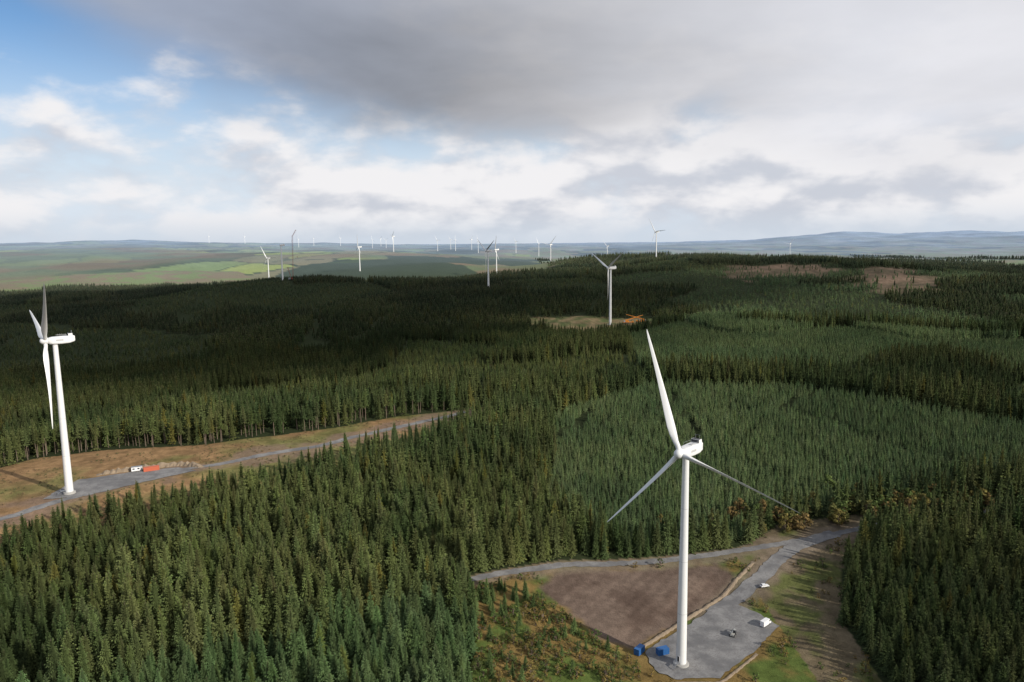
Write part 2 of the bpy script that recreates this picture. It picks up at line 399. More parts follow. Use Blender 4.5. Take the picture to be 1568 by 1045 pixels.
def scatter(name,coln,x,y,scl,wid,tint,idx,z=None):
    n=len(x)
    if z is None: z=H(x,y)
    me=bpy.data.meshes.new(name);me.vertices.add(n);me.vertices.foreach_set('co',np.stack([x,y,z-.15],-1).astype(np.float32).ravel())
    def at(nm,ty,key,d):
        a=me.attributes.new(nm,ty,'POINT');a.data.foreach_set(key,d.ravel())
    at('scl','FLOAT_VECTOR','vector',np.stack([wid,wid,scl],-1).astype(np.float32))
    rt=np.zeros((n,3),np.float32);rt[:,2]=rng.uniform(0,6.28,n);rt[:,0]=rng.normal(0,.03,n);rt[:,1]=rng.normal(0,.03,n)
    at('rot','FLOAT_VECTOR','vector',rt);at('pick','INT','value',idx.astype(np.int32))
    at('tint','FLOAT_VECTOR','vector',tint.astype(np.float32))
    ob=bpy.data.objects.new(name,me);COL.objects.link(ob)
    g=bpy.data.node_groups.new(name+'_nodes','GeometryNodeTree')
    g.interface.new_socket(name='Geometry',in_out='INPUT',socket_type='NodeSocketGeometry');g.interface.new_socket(name='Geometry',in_out='OUTPUT',socket_type='NodeSocketGeometry')
    N=g.nodes.new;Lk=g.links.new
    gi=N('NodeGroupInput');go=N('NodeGroupOutput');ip=N('GeometryNodeInstanceOnPoints');ci=N('GeometryNodeCollectionInfo')
    ci.inputs['Collection'].default_value=coln;ci.inputs['Separate Children'].default_value=True;ci.inputs['Reset Children'].default_value=True
    def na_(nm,ty):
        q=N('GeometryNodeInputNamedAttribute');q.data_type=ty;q.inputs['Name'].default_value=nm;return q.outputs['Attribute']
    ip.inputs['Pick Instance'].default_value=True
    Lk(gi.outputs[0],ip.inputs['Points']);Lk(ci.outputs[0],ip.inputs['Instance']);Lk(na_('pick','INT'),ip.inputs['Instance Index'])
    Lk(na_('rot','FLOAT_VECTOR'),ip.inputs['Rotation']);Lk(na_('scl','FLOAT_VECTOR'),ip.inputs['Scale']);Lk(ip.outputs[0],go.inputs[0])
    md=ob.modifiers.new('scatter','NODES');md.node_group=g
    return ob
def grid(rmin,rmax,sp,azm=1.0,jit=.38,rot=.4):
    gx=np.arange(-rmax,rmax,sp);gy=np.arange(-rmax,rmax,sp)
    A,B=np.meshgrid(gx,gy);A=A.ravel();B=B.ravel()
    A=A+rng.uniform(-jit,jit,A.size)*sp;B=B+rng.uniform(-jit,jit,B.size)*sp
    X_=A*math.cos(rot)-B*math.sin(rot);Y_=A*math.sin(rot)+B*math.cos(rot)
    R_=np.hypot(X_,Y_);k=(R_>rmin)&(R_<=rmax)&(np.abs(np.arctan2(X_,Y_))<azm)
    return X_[k],Y_[k]
def openground(x,y):
    wob=(fbm(x,y,22,140,3)-.5)*26
    o=inpoly(x+wob*.6,y+wob,clearA)|inpoly(x,y,clearB)|inpoly(x+wob,y+wob*2,felled)
    q=np.hypot(x-790,y-1480)<500
    if q.any():
        d=np.full(x.shape,1e3);d[q]=sdist(x[q],y[q],felled2);o|=((d+(fbm(x,y,45,61,4)-.5)*160)<0)&(rng.random(len(x))>.10)
    o|=(heath(x,y)>.5)&(rng.random(len(x))>.15)
    o|=dline(x,y,roadA)<6
    o|=dline(x,y,roadB)<5
    return o
def stands(x,y):
    """height, tint of the plantation compartments"""
    h,bd=cells(x+fbm(x,y,80,5)*60,(y+fbm(x,y,80,6)*60)*.8,165,40)
    n=fbm(x,y,60,41,3);n_=fbm(x,y,18,42,2)
    r_=np.hypot(x,y)
    ht=14.5+7.5*h+(n-.5)*6
    t=L3((.058,.082,.031),(.094,.112,.040),sst(.35,.65,n))*(.78+.5*h[:,None])
    yg=inpoly(x,y,young)
    right=(x>60+.1*y)&(y>500)&(r_<1800)
    bl=(dline(x,y,belt)<30)|(dline(x,y,belt2)<15)
    y2=right&(h>.30)&~yg&~bl
    ht=np.where(yg,7.8+2*(n-.5),ht);ht=np.where(y2,6.5+8*(h-.30),ht)
    ht=np.where(bl&~yg,19,ht)
    ty=L3((.108,.158,.070),(.148,.198,.085),sst(.35,.65,n))*(.8+.45*np.minimum(h,.8)[:,None])
    t=np.where((yg|y2)[:,None],ty,t)
    y3=(~right)&(r_>700)&(h>.62);ht=np.where(y3,9,ht);t=np.where(y3[:,None],t*1.15,t)
    fg=(r_<300+30*(n_-.5)+.12*x)&(x<60)
    ht=np.where(fg,14.5+2.5*(n-.5),ht);t=np.where(fg[:,None],L3((.072,.114,.045),(.096,.142,.057),sst(.3,.7,n)),t)
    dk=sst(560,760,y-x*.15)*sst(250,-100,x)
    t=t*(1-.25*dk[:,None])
    gap=(bd<np.where(r_>1000,8,5))&(r_>520)&~bl
    return ht,t,gap,(yg|y2)
def plant(name,coln,nv,npole,rmin,rmax,sp,azm,wk=1.):
    x,y=grid(rmin,rmax,sp,azm)
    k=~openground(x,y)
    x=x[k];y=y[k];k=~field_mask(x,y)
    if rmax>2900: k&=farforest(x,y)
    x=x[k];y=y[k]
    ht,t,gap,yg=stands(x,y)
    k=~gap&(rng.random(len(x))>.08)&~(yg if rmax<1200 else np.zeros(len(x),bool));x=x[k];y=y[k];ht=ht[k];t=t[k]
    n=len(x)
    ht=ht*rng.normal(1,.13,n).clip(.5,1.35)
    idx=rng.integers(0,nv,n)
    if npole:
        e=(dline(x,y,clearA_far)<16)&(rng.random(n)<.75);idx=np.where(e,nv+rng.integers(0,npole,n),idx);ht=np.where(e,np.maximum(ht,18),ht)
    t=t*rng.normal(1,.13,(n,1)).clip(.6,1.5)*(1+rng.normal(0,.04,(n,3)))
    warm=rng.random(n)<.04;t[warm]*=(1.4,1.12,.85)
    rr=np.hypot(x,y);hh=(1-np.exp(-np.maximum(rr-1000,0)/11000))[:,None]*.9;t=t*(1-hh)+np.array((.2,.26,.34))*hh  # aerial haze painted into the tree tint by distance
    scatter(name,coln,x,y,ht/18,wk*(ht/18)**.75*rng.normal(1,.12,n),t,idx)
plant('spruce_forest',near,6,3,95,430,4.9,1.05)
plant('spruce_forest',mid,4,2,430,1100,5.4,.85)
plant('spruce_forest',far,3,0,1100,2650,8.6,.75,1.3)
plant('spruce_forest',far,3,0,2650,5200,20,.7,2.0)
# young plantation
x,y=grid(340,1100,3.4,.85,.22)
k=~openground(x,y);x=x[k];y=y[k];ht,t,gap,yg=stands(x,y)
k=yg&~gap&(rng.random(len(x))>.05);x=x[k];y=y[k];ht=ht[k];t=t[k];n=len(x)
ht=ht*rng.normal(1,.14,n).clip(.5,1.4);t=t*rng.normal(1,.13,(n,1)).clip(.6,1.5)*(1+rng.normal(0,.04,(n,3)))
scatter('young_spruce_plantation',mid,x,y,ht/18,ht/18*1.15,t,rng.integers(0,4,n))
# autumn broadleaves by the road junction
n=190;x=rng.normal(222,45,n);y=rng.normal(405,10,n)+(x-215)*.12
k=(dline(x,y,roadB)>4)&(dline(x,y,roadB2)>7);x=x[k];y=y[k];n=len(x)
t=np.array([(.19,.16,.05),(.15,.15,.05),(.20,.14,.055),(.11,.15,.045)])[rng.integers(0,4,n)]
s=rng.uniform(.5,1.3,n);scatter('autumn_broadleaf_copse',broad,x,y,s,s,t,rng.integers(0,3,n))
# scrub and saplings in clearing B
x,y=grid(215,420,2.0,.9,.5);k=inpoly(x,y,clearB)&(sdist(x,y,brown)>1.0)&(sdist(x,y,padB)>3)&(dline(x,y,roadB)>4.5)&(dline(x,y,roadB2)>7)&(np.hypot(x-66,y-272)>7)
x=x[k];y=y[k];nn=fbm(x,y,16,77,3);left=(x<50)&(y<325)
k=(nn>np.where(left,.40,.54))&(rng.random(len(x))<np.where(left,.6,.3));x=x[k];y=y[k];n=len(x)
t=np.array([(.12,.16,.04),(.20,.16,.05),(.09,.14,.035),(.24,.17,.055),(.10,.13,.045)])[rng.integers(0,5,n)]
s=rng.gamma(4,.25,n).clip(.25,2.5);scatter('scrub_thicket',scrub,x,y,s,s*1.2,t,rng.integers(0,3,n))
n=90;x=rng.uniform(-17,45,n);y=rng.uniform(222,325,n);k=(sdist(x,y,brown)>3)&(sdist(x,y,padB)>4)&(x<30+.15*(y-222));x=x[k];y=y[k];n=len(x)
s=rng.uniform(.2,.5,n);t=np.tile((.09,.13,.045),(n,1))*rng.uniform(.7,1.3,(n,1));scatter('spruce_saplings',near,x,y,s,s*1.2,t,rng.integers(0,6,n))
# brash and tussocks in clearing A
x,y=grid(300,640,2.6,.9,.5);k=inpoly(x,y,clearA)&(sdist(x,y,padA)>3)&(dline(x,y,roadA)>5);x=x[k];y=y[k]
nn=fbm(x,y,14,87,3);k=(nn>.45)&(rng.random(len(x))<.55);x=x[k];y=y[k];n=len(x)
t=np.array([(.16,.17,.06),(.27,.18,.085),(.21,.15,.08),(.10,.14,.045)])[rng.integers(0,4,n)]
s=rng.uniform(.15,.7,n);scatter('heather_tussocks',scrub,x,y,s*.8,s*1.6,t,rng.integers(0,3,n))
# scattered small spruces left standing between the road and the near forest edge
n=60;tt=rng.random(n);x=-250+tt*190+rng.normal(0,6,n);y=352+tt*150+rng.normal(0,6,n);k=(dline(x,y,roadA)>8)&(sdist(x,y,padA)>8);x=x[k];y=y[k];n=len(x)
s=rng.uniform(.25,.8,n);t=np.tile((.075,.10,.038),(n,1))*rng.uniform(.7,1.2,(n,1));scatter('spruce_saplings',near,x,y,s,s**.8,t,rng.integers(0,6,n))

# ------------------------------------------------------------------ mesh builder for built objects
class MB:
    def __init__(s): s.V=[];s.F=[];s.M=[]
    def box(s,c,d,m=0,top=(1,1),sh=0,rz=0):
        b=len(s.V);cr,sr=math.cos(rz),math.sin(rz)
        for k,(i,j) in ((0,(-1,-1)),(0,(1,-1)),(0,(1,1)),(0,(-1,1)),(1,(-1,-1)),(1,(1,-1)),(1,(1,1)),(1,(-1,1))):
            tx,ty=top if k else(1,1);px=i*d[0]/2*tx+(sh if k else 0);py=j*d[1]/2*ty
            s.V.append((c[0]+px*cr-py*sr,c[1]+px*sr+py*cr,c[2]+(k-.5)*d[2]))
        for f in((0,3,2,1),(4,5,6,7),(0,1,5,4),(1,2,6,5),(2,3,7,6),(3,0,4,7)): s.F.append(tuple(b+q for q in f));s.M.append(m)
    def tube(s,p,q,r0,r1=None,n=12,m=0,cap=True):
        r1=r0 if r1 is None else r1;p=Vector(p);q=Vector(q);d=(q-p).normalized();u=d.orthogonal().normalized();w=d.cross(u);b=len(s.V)
        for o,r_ in((p,r0),(q,r1)):
            for k in range(n): a=6.2832*k/n;s.V.append(tuple(o+u*math.cos(a)*r_+w*math.sin(a)*r_))
        for k in range(n): s.F.append((b+k,b+(k+1)%n,b+n+(k+1)%n,b+n+k));s.M.append(m)
        if cap: s.F.append(tuple(b+k for k in range(n))[::-1]);s.M.append(m);s.F.append(tuple(b+n+k for k in range(n)));s.M.append(m)
    def loft(s,rings,m=0,cap=True):
        b=len(s.V);n=len(rings[0])
        for r_ in rings: s.V+= [tuple(p) for p in r_]
        for i in range(len(rings)-1):
            for k in range(n): a=b+i*n+k;c_=b+i*n+(k+1)%n;s.F.append((a,c_,c_+n,a+n));s.M.append(m)
        if cap: s.F.append(tuple(b+k for k in range(n))[::-1]);s.M.append(m);e=b+(len(rings)-1)*n;s.F.append(tuple(e+k for k in range(n)));s.M.append(m)
    def mesh(s,name,mats,smooth=None,bev=0):
        o=obj_from(name,s.V,s.F,mats,s.M,link=False);me=o.data
        if smooth: me.polygons.foreach_set('use_smooth',np.ones(len(me.polygons),bool));me.set_sharp_from_angle(angle=math.radians(smooth))
        bpy.data.objects.remove(o);return me
def put(name,me,parent=None,loc=(0,0,0),rot=(0,0,0),bev=0):
    o=bpy.data.objects.new(name,me);COL.objects.link(o);o.location=loc;o.rotation_euler=rot
    if parent: o.parent=parent
    if bev: b=o.modifiers.new('bevel','BEVEL');b.width=bev;b.segments=2;b.limit_method='ANGLE'
    return o
def empty(name,loc,rz=0):
    o=bpy.data.objects.new(name,None);COL.objects.link(o);o.location=loc;o.rotation_euler=(0,0,rz);o.empty_display_size=.1;return o
m_white=mat('turbine_white_paint',(.74,.74,.73),.38,var=.035,scale=.35,spec=.4)
m_seam=mat('flange_grey',(.45,.45,.45),.5);m_dark=mat('dark_grille',(.05,.05,.055),.6);m_conc=mat('concrete',(.36,.35,.33),.9,var=.2)
m_steel=mat('galvanised_steel',(.4,.41,.42),.45,.6);m_glass=mat('vehicle_glass',(.02,.025,.03),.12,spec=.6);m_tyre=mat('tyre_rubber',(.02,.02,.02),.9)
m_car=mat('white_car_paint',(.78,.78,.78),.25,var=.03,spec=.5);m_blue=mat('blue_container_paint',(.03,.12,.32),.5,var=.2);m_red=mat('orange_red_paint',(.50,.13,.07),.5,var=.2)
m_orange=mat('crane_orange_paint',(.62,.22,.03),.45,var=.1);m_yel=mat('machine_grey_paint',(.35,.35,.33),.5);m_lamp=mat('red_lamp_lens',(.4,.02,.02),.3);m_crred=mat('crane_red_paint',(.30,.07,.05),.5)

HH=89.0
def ring(cx,cy,z,r_,n=40): return [(cx+r_*math.cos(6.28319*k/n),cy+r_*math.sin(6.28319*k/n),z) for k in range(n)]
t=MB();rt=lambda z:2.1-(.85*(z/HH)**1.05)
zs=list(np.linspace(.5,HH-2.0,20));t.loft([ring(0,0,z,rt(z)) for z in zs])
for z in(.75,22,44,66): t.loft([ring(0,0,z-.07,rt(z)+.035),ring(0,0,z+.07,rt(z)+.035)],1)
t.loft([ring(0,0,-.6,3.3),ring(0,0,.35,3.1),ring(0,0,.5,2.5)],3)
t.box((.0,-rt(2)-.02,2.9),(1.0,.25,2.3),1);t.box((0,-rt(2)-.16,2.9),(.8,.04,2.0),2)
t.box((0,-3.2,1.55),(1.5,1.9,.12),4)
for i in range(6): t.box((0,-4.3-i*.28,1.45-i*.25),(1.1,.3,.05),4)
for sx in(-.6,.6):
    t.tube((sx,-4.2,2.6),(sx,-5.9,1.1),.03,n=6,m=4);t.tube((sx,-4.2,1.5),(sx,-4.2,2.6),.03,n=6,m=4);t.tube((sx,-5.8,0.1),(sx,-5.8,1.2),.03,n=6,m=4)
me_tower=t.mesh('tower',[m_white,m_seam,m_dark,m_conc,m_steel],35)
def rrect(y,hw,z0,z1,rd,n=5):
    P=[];zc=(z0+z1)/2;hh=(z1-z0)/2;rd=min(rd,hw*.99,hh*.99)
    for (sx,sz,a0) in((1,1,0),(-1,1,90),(-1,-1,180),(1,-1,270)):
        for k in range(n+1):
            a=math.radians(a0+90*k/n);P.append((sx*(hw-rd)+rd*math.cos(a),y,zc+sz*(hh-rd)+rd*math.sin(a)))
    return P
nb=MB();sec=[(-3.1,1.55,-1.6,1.6,1.5),(-2.6,1.9,-1.9,1.9,1.4),(-1.2,2.1,-2.05,2.1,1.0),(3,2.15,-2.1,2.2,.8),(7.0,2.15,-1.9,2.2,.7),(9.2,2.0,-1.2,2.15,.6),(9.7,1.7,-.8,1.9,.5)]
nb.loft([rrect(*s_) for s_ in sec])
nb.loft([ring(0,0,-2.6,1.3),ring(0,0,-1.9,1.4)],1)
nb.box((0,7.6,2.9),(3.7,2.2,1.3),0,top=(.96,.9));nb.box((0,7.6,3.56),(3.2,1.7,.06),2);nb.box((0,6.46,2.9),(3.3,.06,1.0),2);nb.box((0,8.72,2.9),(3.3,.06,1.0),2)
nb.box((.4,3.0,2.28),(1.4,1.6,.14),1)
for sx in(-1.7,1.7):
    nb.tube((sx,1.,2.2),(sx,1.,3.1),.04,n=6,m=4);nb.tube((sx,5.8,2.2),(sx,5.8,3.1),.04,n=6,m=4);nb.tube((sx,1.,3.05),(sx,5.8,3.05),.035,n=6,m=4)
for sx in(-.9,.9): nb.tube((sx,8.4,3.5),(sx,8.4,5.1),.05,n=6,m=4)
nb.tube((-1.3,8.4,5.0),(1.3,8.4,5.0),.04,n=6,m=4)
for sx in(-2.16,2.16): nb.box((sx,2.2,.2),(.04,3.6,.9),1)
me_nac=nb.mesh('nacelle',[m_white,m_seam,m_dark,m_conc,m_steel],40)
rb=MB()
def ringy(y,r_,n=28): return [(r_*math.cos(6.28319*k/n),y,-r_*math.sin(6.28319*k/n)) for k in range(n)]
rb.loft([ringy(-2.6,.25),ringy(-2.5,.75),ringy(-2.1,1.3),ringy(-1.4,1.75),ringy(-.4,1.95),ringy(.8,1.95),ringy(1.4,1.7)])
def blade(ph):
    rings=[];n=16
    st=[(1.4,2.0,1.0,0),(3,2.0,.98,0),(5,2.3,.75,12),(8,3.1,.45,14),(11,3.35,.33,12),(16,3.0,.27,8),(22,2.5,.23,5),(29,2.0,.2,3),(36,1.55,.18,1.5),(42,1.2,.17,.5),(46.5,.85,.16,0),(48.8,.45,.15,0),(49.6,.12,.15,0)]
    for (rr,ch,tk,tw) in st:
        pa=math.radians(45+tw);cx,sx=math.cos(pa),math.sin(pa);cone=-(rr/50)**2*1.6;R_=[]
        for k in range(n):
            a=6.28319*k/n;u=math.cos(a)
            lead=.5+.5*u;th=math.sin(a)*ch*tk*.5*(1.0 if tk>.9 else (.45+.95*lead*(1.25-lead*.35)))
            cc=(u*.5 - (.0 if tk>.9 else .2))*ch
            R_.append(Vector((cc*cx-th*sx,cc*sx+th*cx+cone,rr)))
        Mx=Matrix.Rotation(math.radians(ph),3,'Y');rings.append([Mx@v for v in R_])
    rb.loft(rings)
for p in(0,120,240): blade(p)
me_rot=rb.mesh('rotor',[m_white,m_seam],40)
def turbine(x,y,z,yaw,phase,rotor=True,nac=True):
    e=empty('wind_turbine',(x,y,z),yaw);put('tower',me_tower,e)
    if nac: put('nacelle',me_nac,e,(0,0,HH))
    if rotor: put('rotor',me_rot,e,(0,-4.6,HH+.15),(0,math.radians(phase),0))
    return e
YAW=math.radians(-45)
phs={0:-17.4,1:-13+60,2:58,3:62,4:85,5:0}
for i,(tx,ty,tz) in enumerate(TURB):
    z=(ZB+.5 if i==0 else ZA+1.0 if i==1 else hz(tx,ty)+.2)
    if i==27: turbine(tx,ty,z,YAW,0,rotor=False,nac=True);continue
    turbine(tx,ty,z,YAW if i==0 else math.radians(-51) if i==1 else math.radians(-62) if i<8 else math.radians(-45+random.uniform(-18,18)),phs.get(i,random.uniform(0,120)))

# ------------------------------------------------------------------ vehicles and plant
def wheels(b,xs,hw,r_=.35,m=3):
    for x_ in xs:
        for s_ in(-1,1):
            b.tube((x_,s_*(hw-.22),r_),(x_,s_*hw,r_),r_,n=16,m=m);b.tube((x_,s_*(hw-.02),r_),(x_,s_*(hw+.02),r_),r_*.55,n=10,m=4)
def car():
    b=MB()
    prof=[(-2.15,.45),(-2.2,.8),(-2.05,1.0),(-1.85,1.05),(-1.45,1.5),(.35,1.52),(1.05,1.02),(2.0,.88),(2.2,.65),(2.2,.42)]
    def side(hw,k): return [(x_,k*(hw if z_<1.06 else hw-.16),z_) for x_,z_ in prof]
    L=side(.88,-1);Rr=side(.88,1);n=len(prof);o=len(b.V);b.V+=L+Rr
    for i in range(n-1): b.F.append((o+i,o+i+1,o+n+i+1,o+n+i));b.M.append(2 if i in(3,5) else 0)
    b.F.append((o+n-1,o,o+n,o+2*n-1));b.M.append(0);b.F.append(tuple(o+i for i in range(n))[::-1]);b.M.append(0);b.F.append(tuple(o+n+i for i in range(n)));b.M.append(0)
    for s_ in(-1,1):
        b.box((-.85,s_*.815,1.26),(.85,.03,.3),2);b.box((.05,s_*.815,1.26),(.75,.03,.3),2);b.box((.75,s_*.95,1.05),(.18,.16,.12),0)
        b.box((2.18,s_*.62,.72),(.06,.35,.14),4);b.box((-2.2,s_*.66,.8),(.05,.2,.2),5)
    b.box((0,0,.42),(4.1,1.7,.14),3);wheels(b,(-1.35,1.35),.9,.34);return b.mesh('body',[m_car,m_car,m_glass,m_tyre,m_steel,m_lamp])
def van():
    b=MB();b.box((-.7,0,1.55),(4.4,2.05,2.3),0,top=(.99,.94));b.box((2.05,0,1.5),(1.1,2.0,2.1),0,top=(.55,.88),sh=-.28);b.box((2.9,0,.9),(.9,1.9,.85),0,top=(.8,.9),sh=-.08)
    b.box((2.42,0,1.98),(.06,1.6,.8),2);b.box((2.0,-.97,1.9),(.7,.05,.55),2);b.box((2.0,.97,1.9),(.7,.05,.55),2)
    b.box((3.34,0,.7),(.08,1.8,.25),3)
    for s_ in(-1,1): b.box((3.32,s_*.75,1.0),(.08,.3,.2),4);b.box((-2.92,s_*.9,1.2),(.05,.15,.5),5);b.box((1.9,s_*1.15,1.75),(.1,.22,.35),3)
    b.box((0,0,.42),(5.6,1.8,.15),3);wheels(b,(-1.9,1.9),1.0,.38);return b.mesh('body',[m_car,m_car,m_glass,m_tyre,m_steel,m_lamp])
def telehandler():
    b=MB();b.box((0,0,1.0),(4.4,1.6,.7),0,top=(.95,.9));b.box((.2,-.65,1.95),(1.5,.9,1.4),2,top=(.8,.9));b.box((.2,-.65,2.7),(1.4,.9,.08),0)
    b.box((-1.4,.55,1.6),(1.5,.8,.7),0);b.tube((-2.2,.15,2.1),(3.2,.15,1.5),.22,.18,n=8,m=1);b.tube((3.1,.15,1.5),(3.5,.15,.5),.14,n=8,m=4)
    b.box((3.6,.15,.6),(.12,1.5,.9),4)
    for s_ in(-.4,.6): b.box((4.1,s_,.2),(1.1,.12,.06),4)
    wheels(b,(-1.4,1.4),1.2,.62);return b.mesh('body',[m_yel,m_steel,m_glass,m_tyre,m_steel,m_lamp])
def container(L=6.06,mt=m_blue,door=True):
    b=MB();Wd=2.44;Hh=2.59;n=int(L/.28)
    b.box((0,0,Hh/2),(L-.1,Wd-.12,Hh-.1),0)
    for i in range(n):
        x_=-L/2+.2+i*(L-.4)/(n-1)
        for s_ in(-1,1): b.box((x_,s_*(Wd/2-.05),Hh/2),(.13,.06,Hh-.3),0)
    for sx in(-1,1):
        for sy in(-1,1): b.box((sx*(L/2-.07),sy*(Wd/2-.05),Hh/2),(.16,.16,Hh),0)
        b.box((sx*(L/2-.07),0,Hh-.08),(.13,Wd-.2,.16),0);b.box((sx*(L/2-.07),0,.08),(.13,Wd-.2,.16),0)
    for sy in(-1,1): b.box((0,sy*(Wd/2-.03),Hh-.07),(L-.2,.12,.13),0);b.box((0,sy*(Wd/2-.03),.08),(L-.2,.12,.15),0)
    for sy in(-.9,-.3,.3,.9): b.tube((L/2+.03,sy,.2),(L/2+.03,sy,Hh-.2),.03,n=6,m=1)
    return b.mesh('shell',[mt,m_steel])
def cabin():
    b=MB();b.box((0,0,1.5),(6.2,2.5,2.5),0);b.box((0,0,2.8),(6.4,2.7,.12),1);b.box((-1.8,-1.27,1.7),(1.2,.05,.8),2);b.box((1.0,-1.27,1.7),(1.2,.05,.8),2);b.box((2.5,-1.27,1.35),(.8,.05,1.95),1)
    for x_ in(-2.4,2.4):
        for y_ in(-.9,.9): b.box((x_,y_,.1),(.3,.3,.3),3)
    return b.mesh('shell',[m_car,m_steel,m_glass,m_conc])
zb=ZB+.31;za=ZA+.31
def place(name,me,x,y,z,rz,bev=.03):
    e=empty(name,(x,y,z),rz);put('body',me,e,bev=bev);return e
place('white_car',car(),122,331,hz(122,331)+.3,math.radians(15))
place('white_van',van(),112,301,zb,math.radians(40));place('telehandler',telehandler(),95,293,zb,math.radians(60))
place('blue_shipping_container',container(5.0),52,280.5,zb-.1,math.radians(50));place('blue_shipping_container',container(5.0),61.5,279.5,zb,math.radians(20))
place('site_cabin',cabin(),-240,443,za,math.radians(25));place('red_shipping_container',container(9,m_red),-231,443.5,za,math.radians(30))
def lattice(b,p,q,w,n,m=0,r_=.12):
    p=Vector(p);q=Vector(q);d=(q-p);u=d.normalized().orthogonal().normalized();v=d.normalized().cross(u)
    cs=[u*w+v*w,u*-w+v*w,u*-w-v*w,u*w-v*w]
    for c_ in cs: b.tube(p+c_,q+c_*.8,r_,n=5,m=m)
    for i in range(n):
        a=p+d*(i/n);e=p+d*((i+1)/n)
        for k in range(4): b.tube(a+cs[k],e+cs[(k+1)%4],r_*.6,n=4,m=m)
def mcrane():
    b=MB();b.box((0,0,1.6),(17,3,1.2),0);b.box((7.4,0,2.6),(2.2,2.8,2.0),0,top=(.8,.95));b.box((8.3,0,2.9),(.2,2.4,.9),2);b.box((-2,0,3.2),(6,3,2.2),0,top=(.9,.9));b.box((-6,0,3.0),(2.5,3,2.0),1)
    b.tube((-4,0,4.4),(13,0,9.0),.8,.6,n=8);b.tube((13,0,9.0),(24,0,12),.5,.4,n=8);b.tube((1,0,3.4),(6,0,6.6),.3,n=8,m=1)
    for x_ in(-5,5):
        for s_ in(-1,1): b.box((x_,s_*2.6,1.0),(.5,2.4,.4),0);b.tube((x_,s_*3.7,.1),(x_,s_*3.7,1.2),.2,n=8,m=1);b.tube((x_,s_*3.7,0),(x_,s_*3.7,.12),.6,n=12,m=1)
    wheels(b,(-7,-5.3,-3.6,-1.9,2,3.7,5.4,7.1),1.5,.8);return b.mesh('body',[m_orange,m_steel,m_glass,m_tyre,m_steel])
place('mobile_crane',mcrane(),182,1118,hz(182,1118)+.3,math.radians(10));place('mobile_crane',mcrane(),205,1128,hz(205,1128)+.3,math.radians(170))
def ccrane():
    b=MB()
    for s_ in(-1,1): b.box((0,s_*4,1.2),(12,1.6,2.4),3,top=(.9,1))
    b.box((0,0,2.6),(7,6.5,1.2),0);b.box((-2,0,4.8),(11,4,3.2),0);b.box((-7.5,0,4.5),(3,6,4.),1);b.box((4.2,2.2,5),(2.2,1.6,2.6),2)
    lattice(b,(4,0,4),(9,0,112),1.3,36,0,.16);lattice(b,(9,0,112),(22,0,128),.9,8,0,.14);lattice(b,(-2,0,6),(-12,0,34),.9,8,0,.14)
    b.tube((-12,0,34),(9,0,112),.1,n=4,m=1);b.tube((22,0,128),(22,0,60),.08,n=4,m=1);b.box((22,0,59),(1,1,2),0)
    return b.mesh('body',[m_crred,m_steel,m_glass,m_tyre])
place('crawler_crane',ccrane(),-563,1848,hz(-563,1848),math.radians(60),0)

# ------------------------------------------------------------------ sun, clouds, sky
EL=math.radians(25);SD=Vector((.84*math.cos(EL),-.54*math.cos(EL),math.sin(EL)));SD.normalize()
sl=bpy.data.lights.new('sun','SUN');sl.energy=4.7;sl.angle=math.radians(.5);sl.color=(1,.94,.84)
so=bpy.data.objects.new('sun',sl);COL.objects.link(so);so.rotation_euler=SD.to_track_quat('Z','Y').to_euler();so.location=(300,-300,400)
CH=1000.;off=np.array((SD.x,SD.y))/SD.z*CH
gx=np.linspace(-2200,1900,104);gy=np.linspace(300,3000,70);GX,GY=np.meshgrid(gx,gy);gxx=GX.ravel();gyy=GY.ravel()
nz=fbm(gxx,gyy,420,101,4)-.5
def blob(cx,cy,rx,ry,rot=0):
    dx=gxx-cx;dy=gyy-cy;cr,sr=math.cos(rot),math.sin(rot);a=(dx*cr+dy*sr)/rx;b=(-dx*sr+dy*cr)/ry
    return sst(1.2,.7,np.hypot(a,b)+nz*1.1)
dens=np.maximum.reduce([blob(-750,1440,1050,740),blob(20,1480,450,300)*.9,blob(620,1880,750,260,-.1)*.6])  # sheet density drawn from the shadow wanted on the valley
dens=dens*sst(0,300,gyy-560-gxx*.05)
dens=dens*sst(2600,2250,gyy)*sst(-2150,-1900,gxx)*sst(1850,1600,gxx)
nx=len(gx);ny=len(gy);Fs=[(j*nx+i,j*nx+i+1,(j+1)*nx+i+1,(j+1)*nx+i) for j in range(ny-1) for i in range(nx-1) if dens[[j*nx+i,j*nx+i+1,(j+1)*nx+i+1,(j+1)*nx+i]].max()>0.01]
Vc=np.stack([gxx+off[0],gyy+off[1],CH+nz*60*dens],-1)
def cm():
    m=bpy.data.materials.new('shadow_caster_sheet');m.use_nodes=True;t=NT(m.node_tree);at=t.n('ShaderNodeAttribute',attribute_name='col')
    tr=t.n('ShaderNodeBsdfTransparent');df=t.n('ShaderNodeBsdfDiffuse');mx=t.n('ShaderNodeMixShader');o=t.n('ShaderNodeOutputMaterial')
    g=t.n('ShaderNodeNewGeometry').outputs['Position'];f=t.noise(g,.006,3,.6);t.set(df.inputs[0],t.mix(f,(.7,.7,.72),(.9,.9,.9)))
    t.set(mx.inputs[0],t.m('MULTIPLY',at.outputs['Fac'],.9));t.nt.links.new(tr.outputs[0],mx.inputs[1]);t.nt.links.new(df.outputs[0],mx.inputs[2]);t.nt.links.new(mx.outputs[0],o.inputs[0]);return m
obj_from('shadow_caster_cloud',Vc,Fs,[cm()],col=np.repeat(dens[:,None],3,1),smooth=True)  # unseen sheet added outside the view to cast the valley shadow

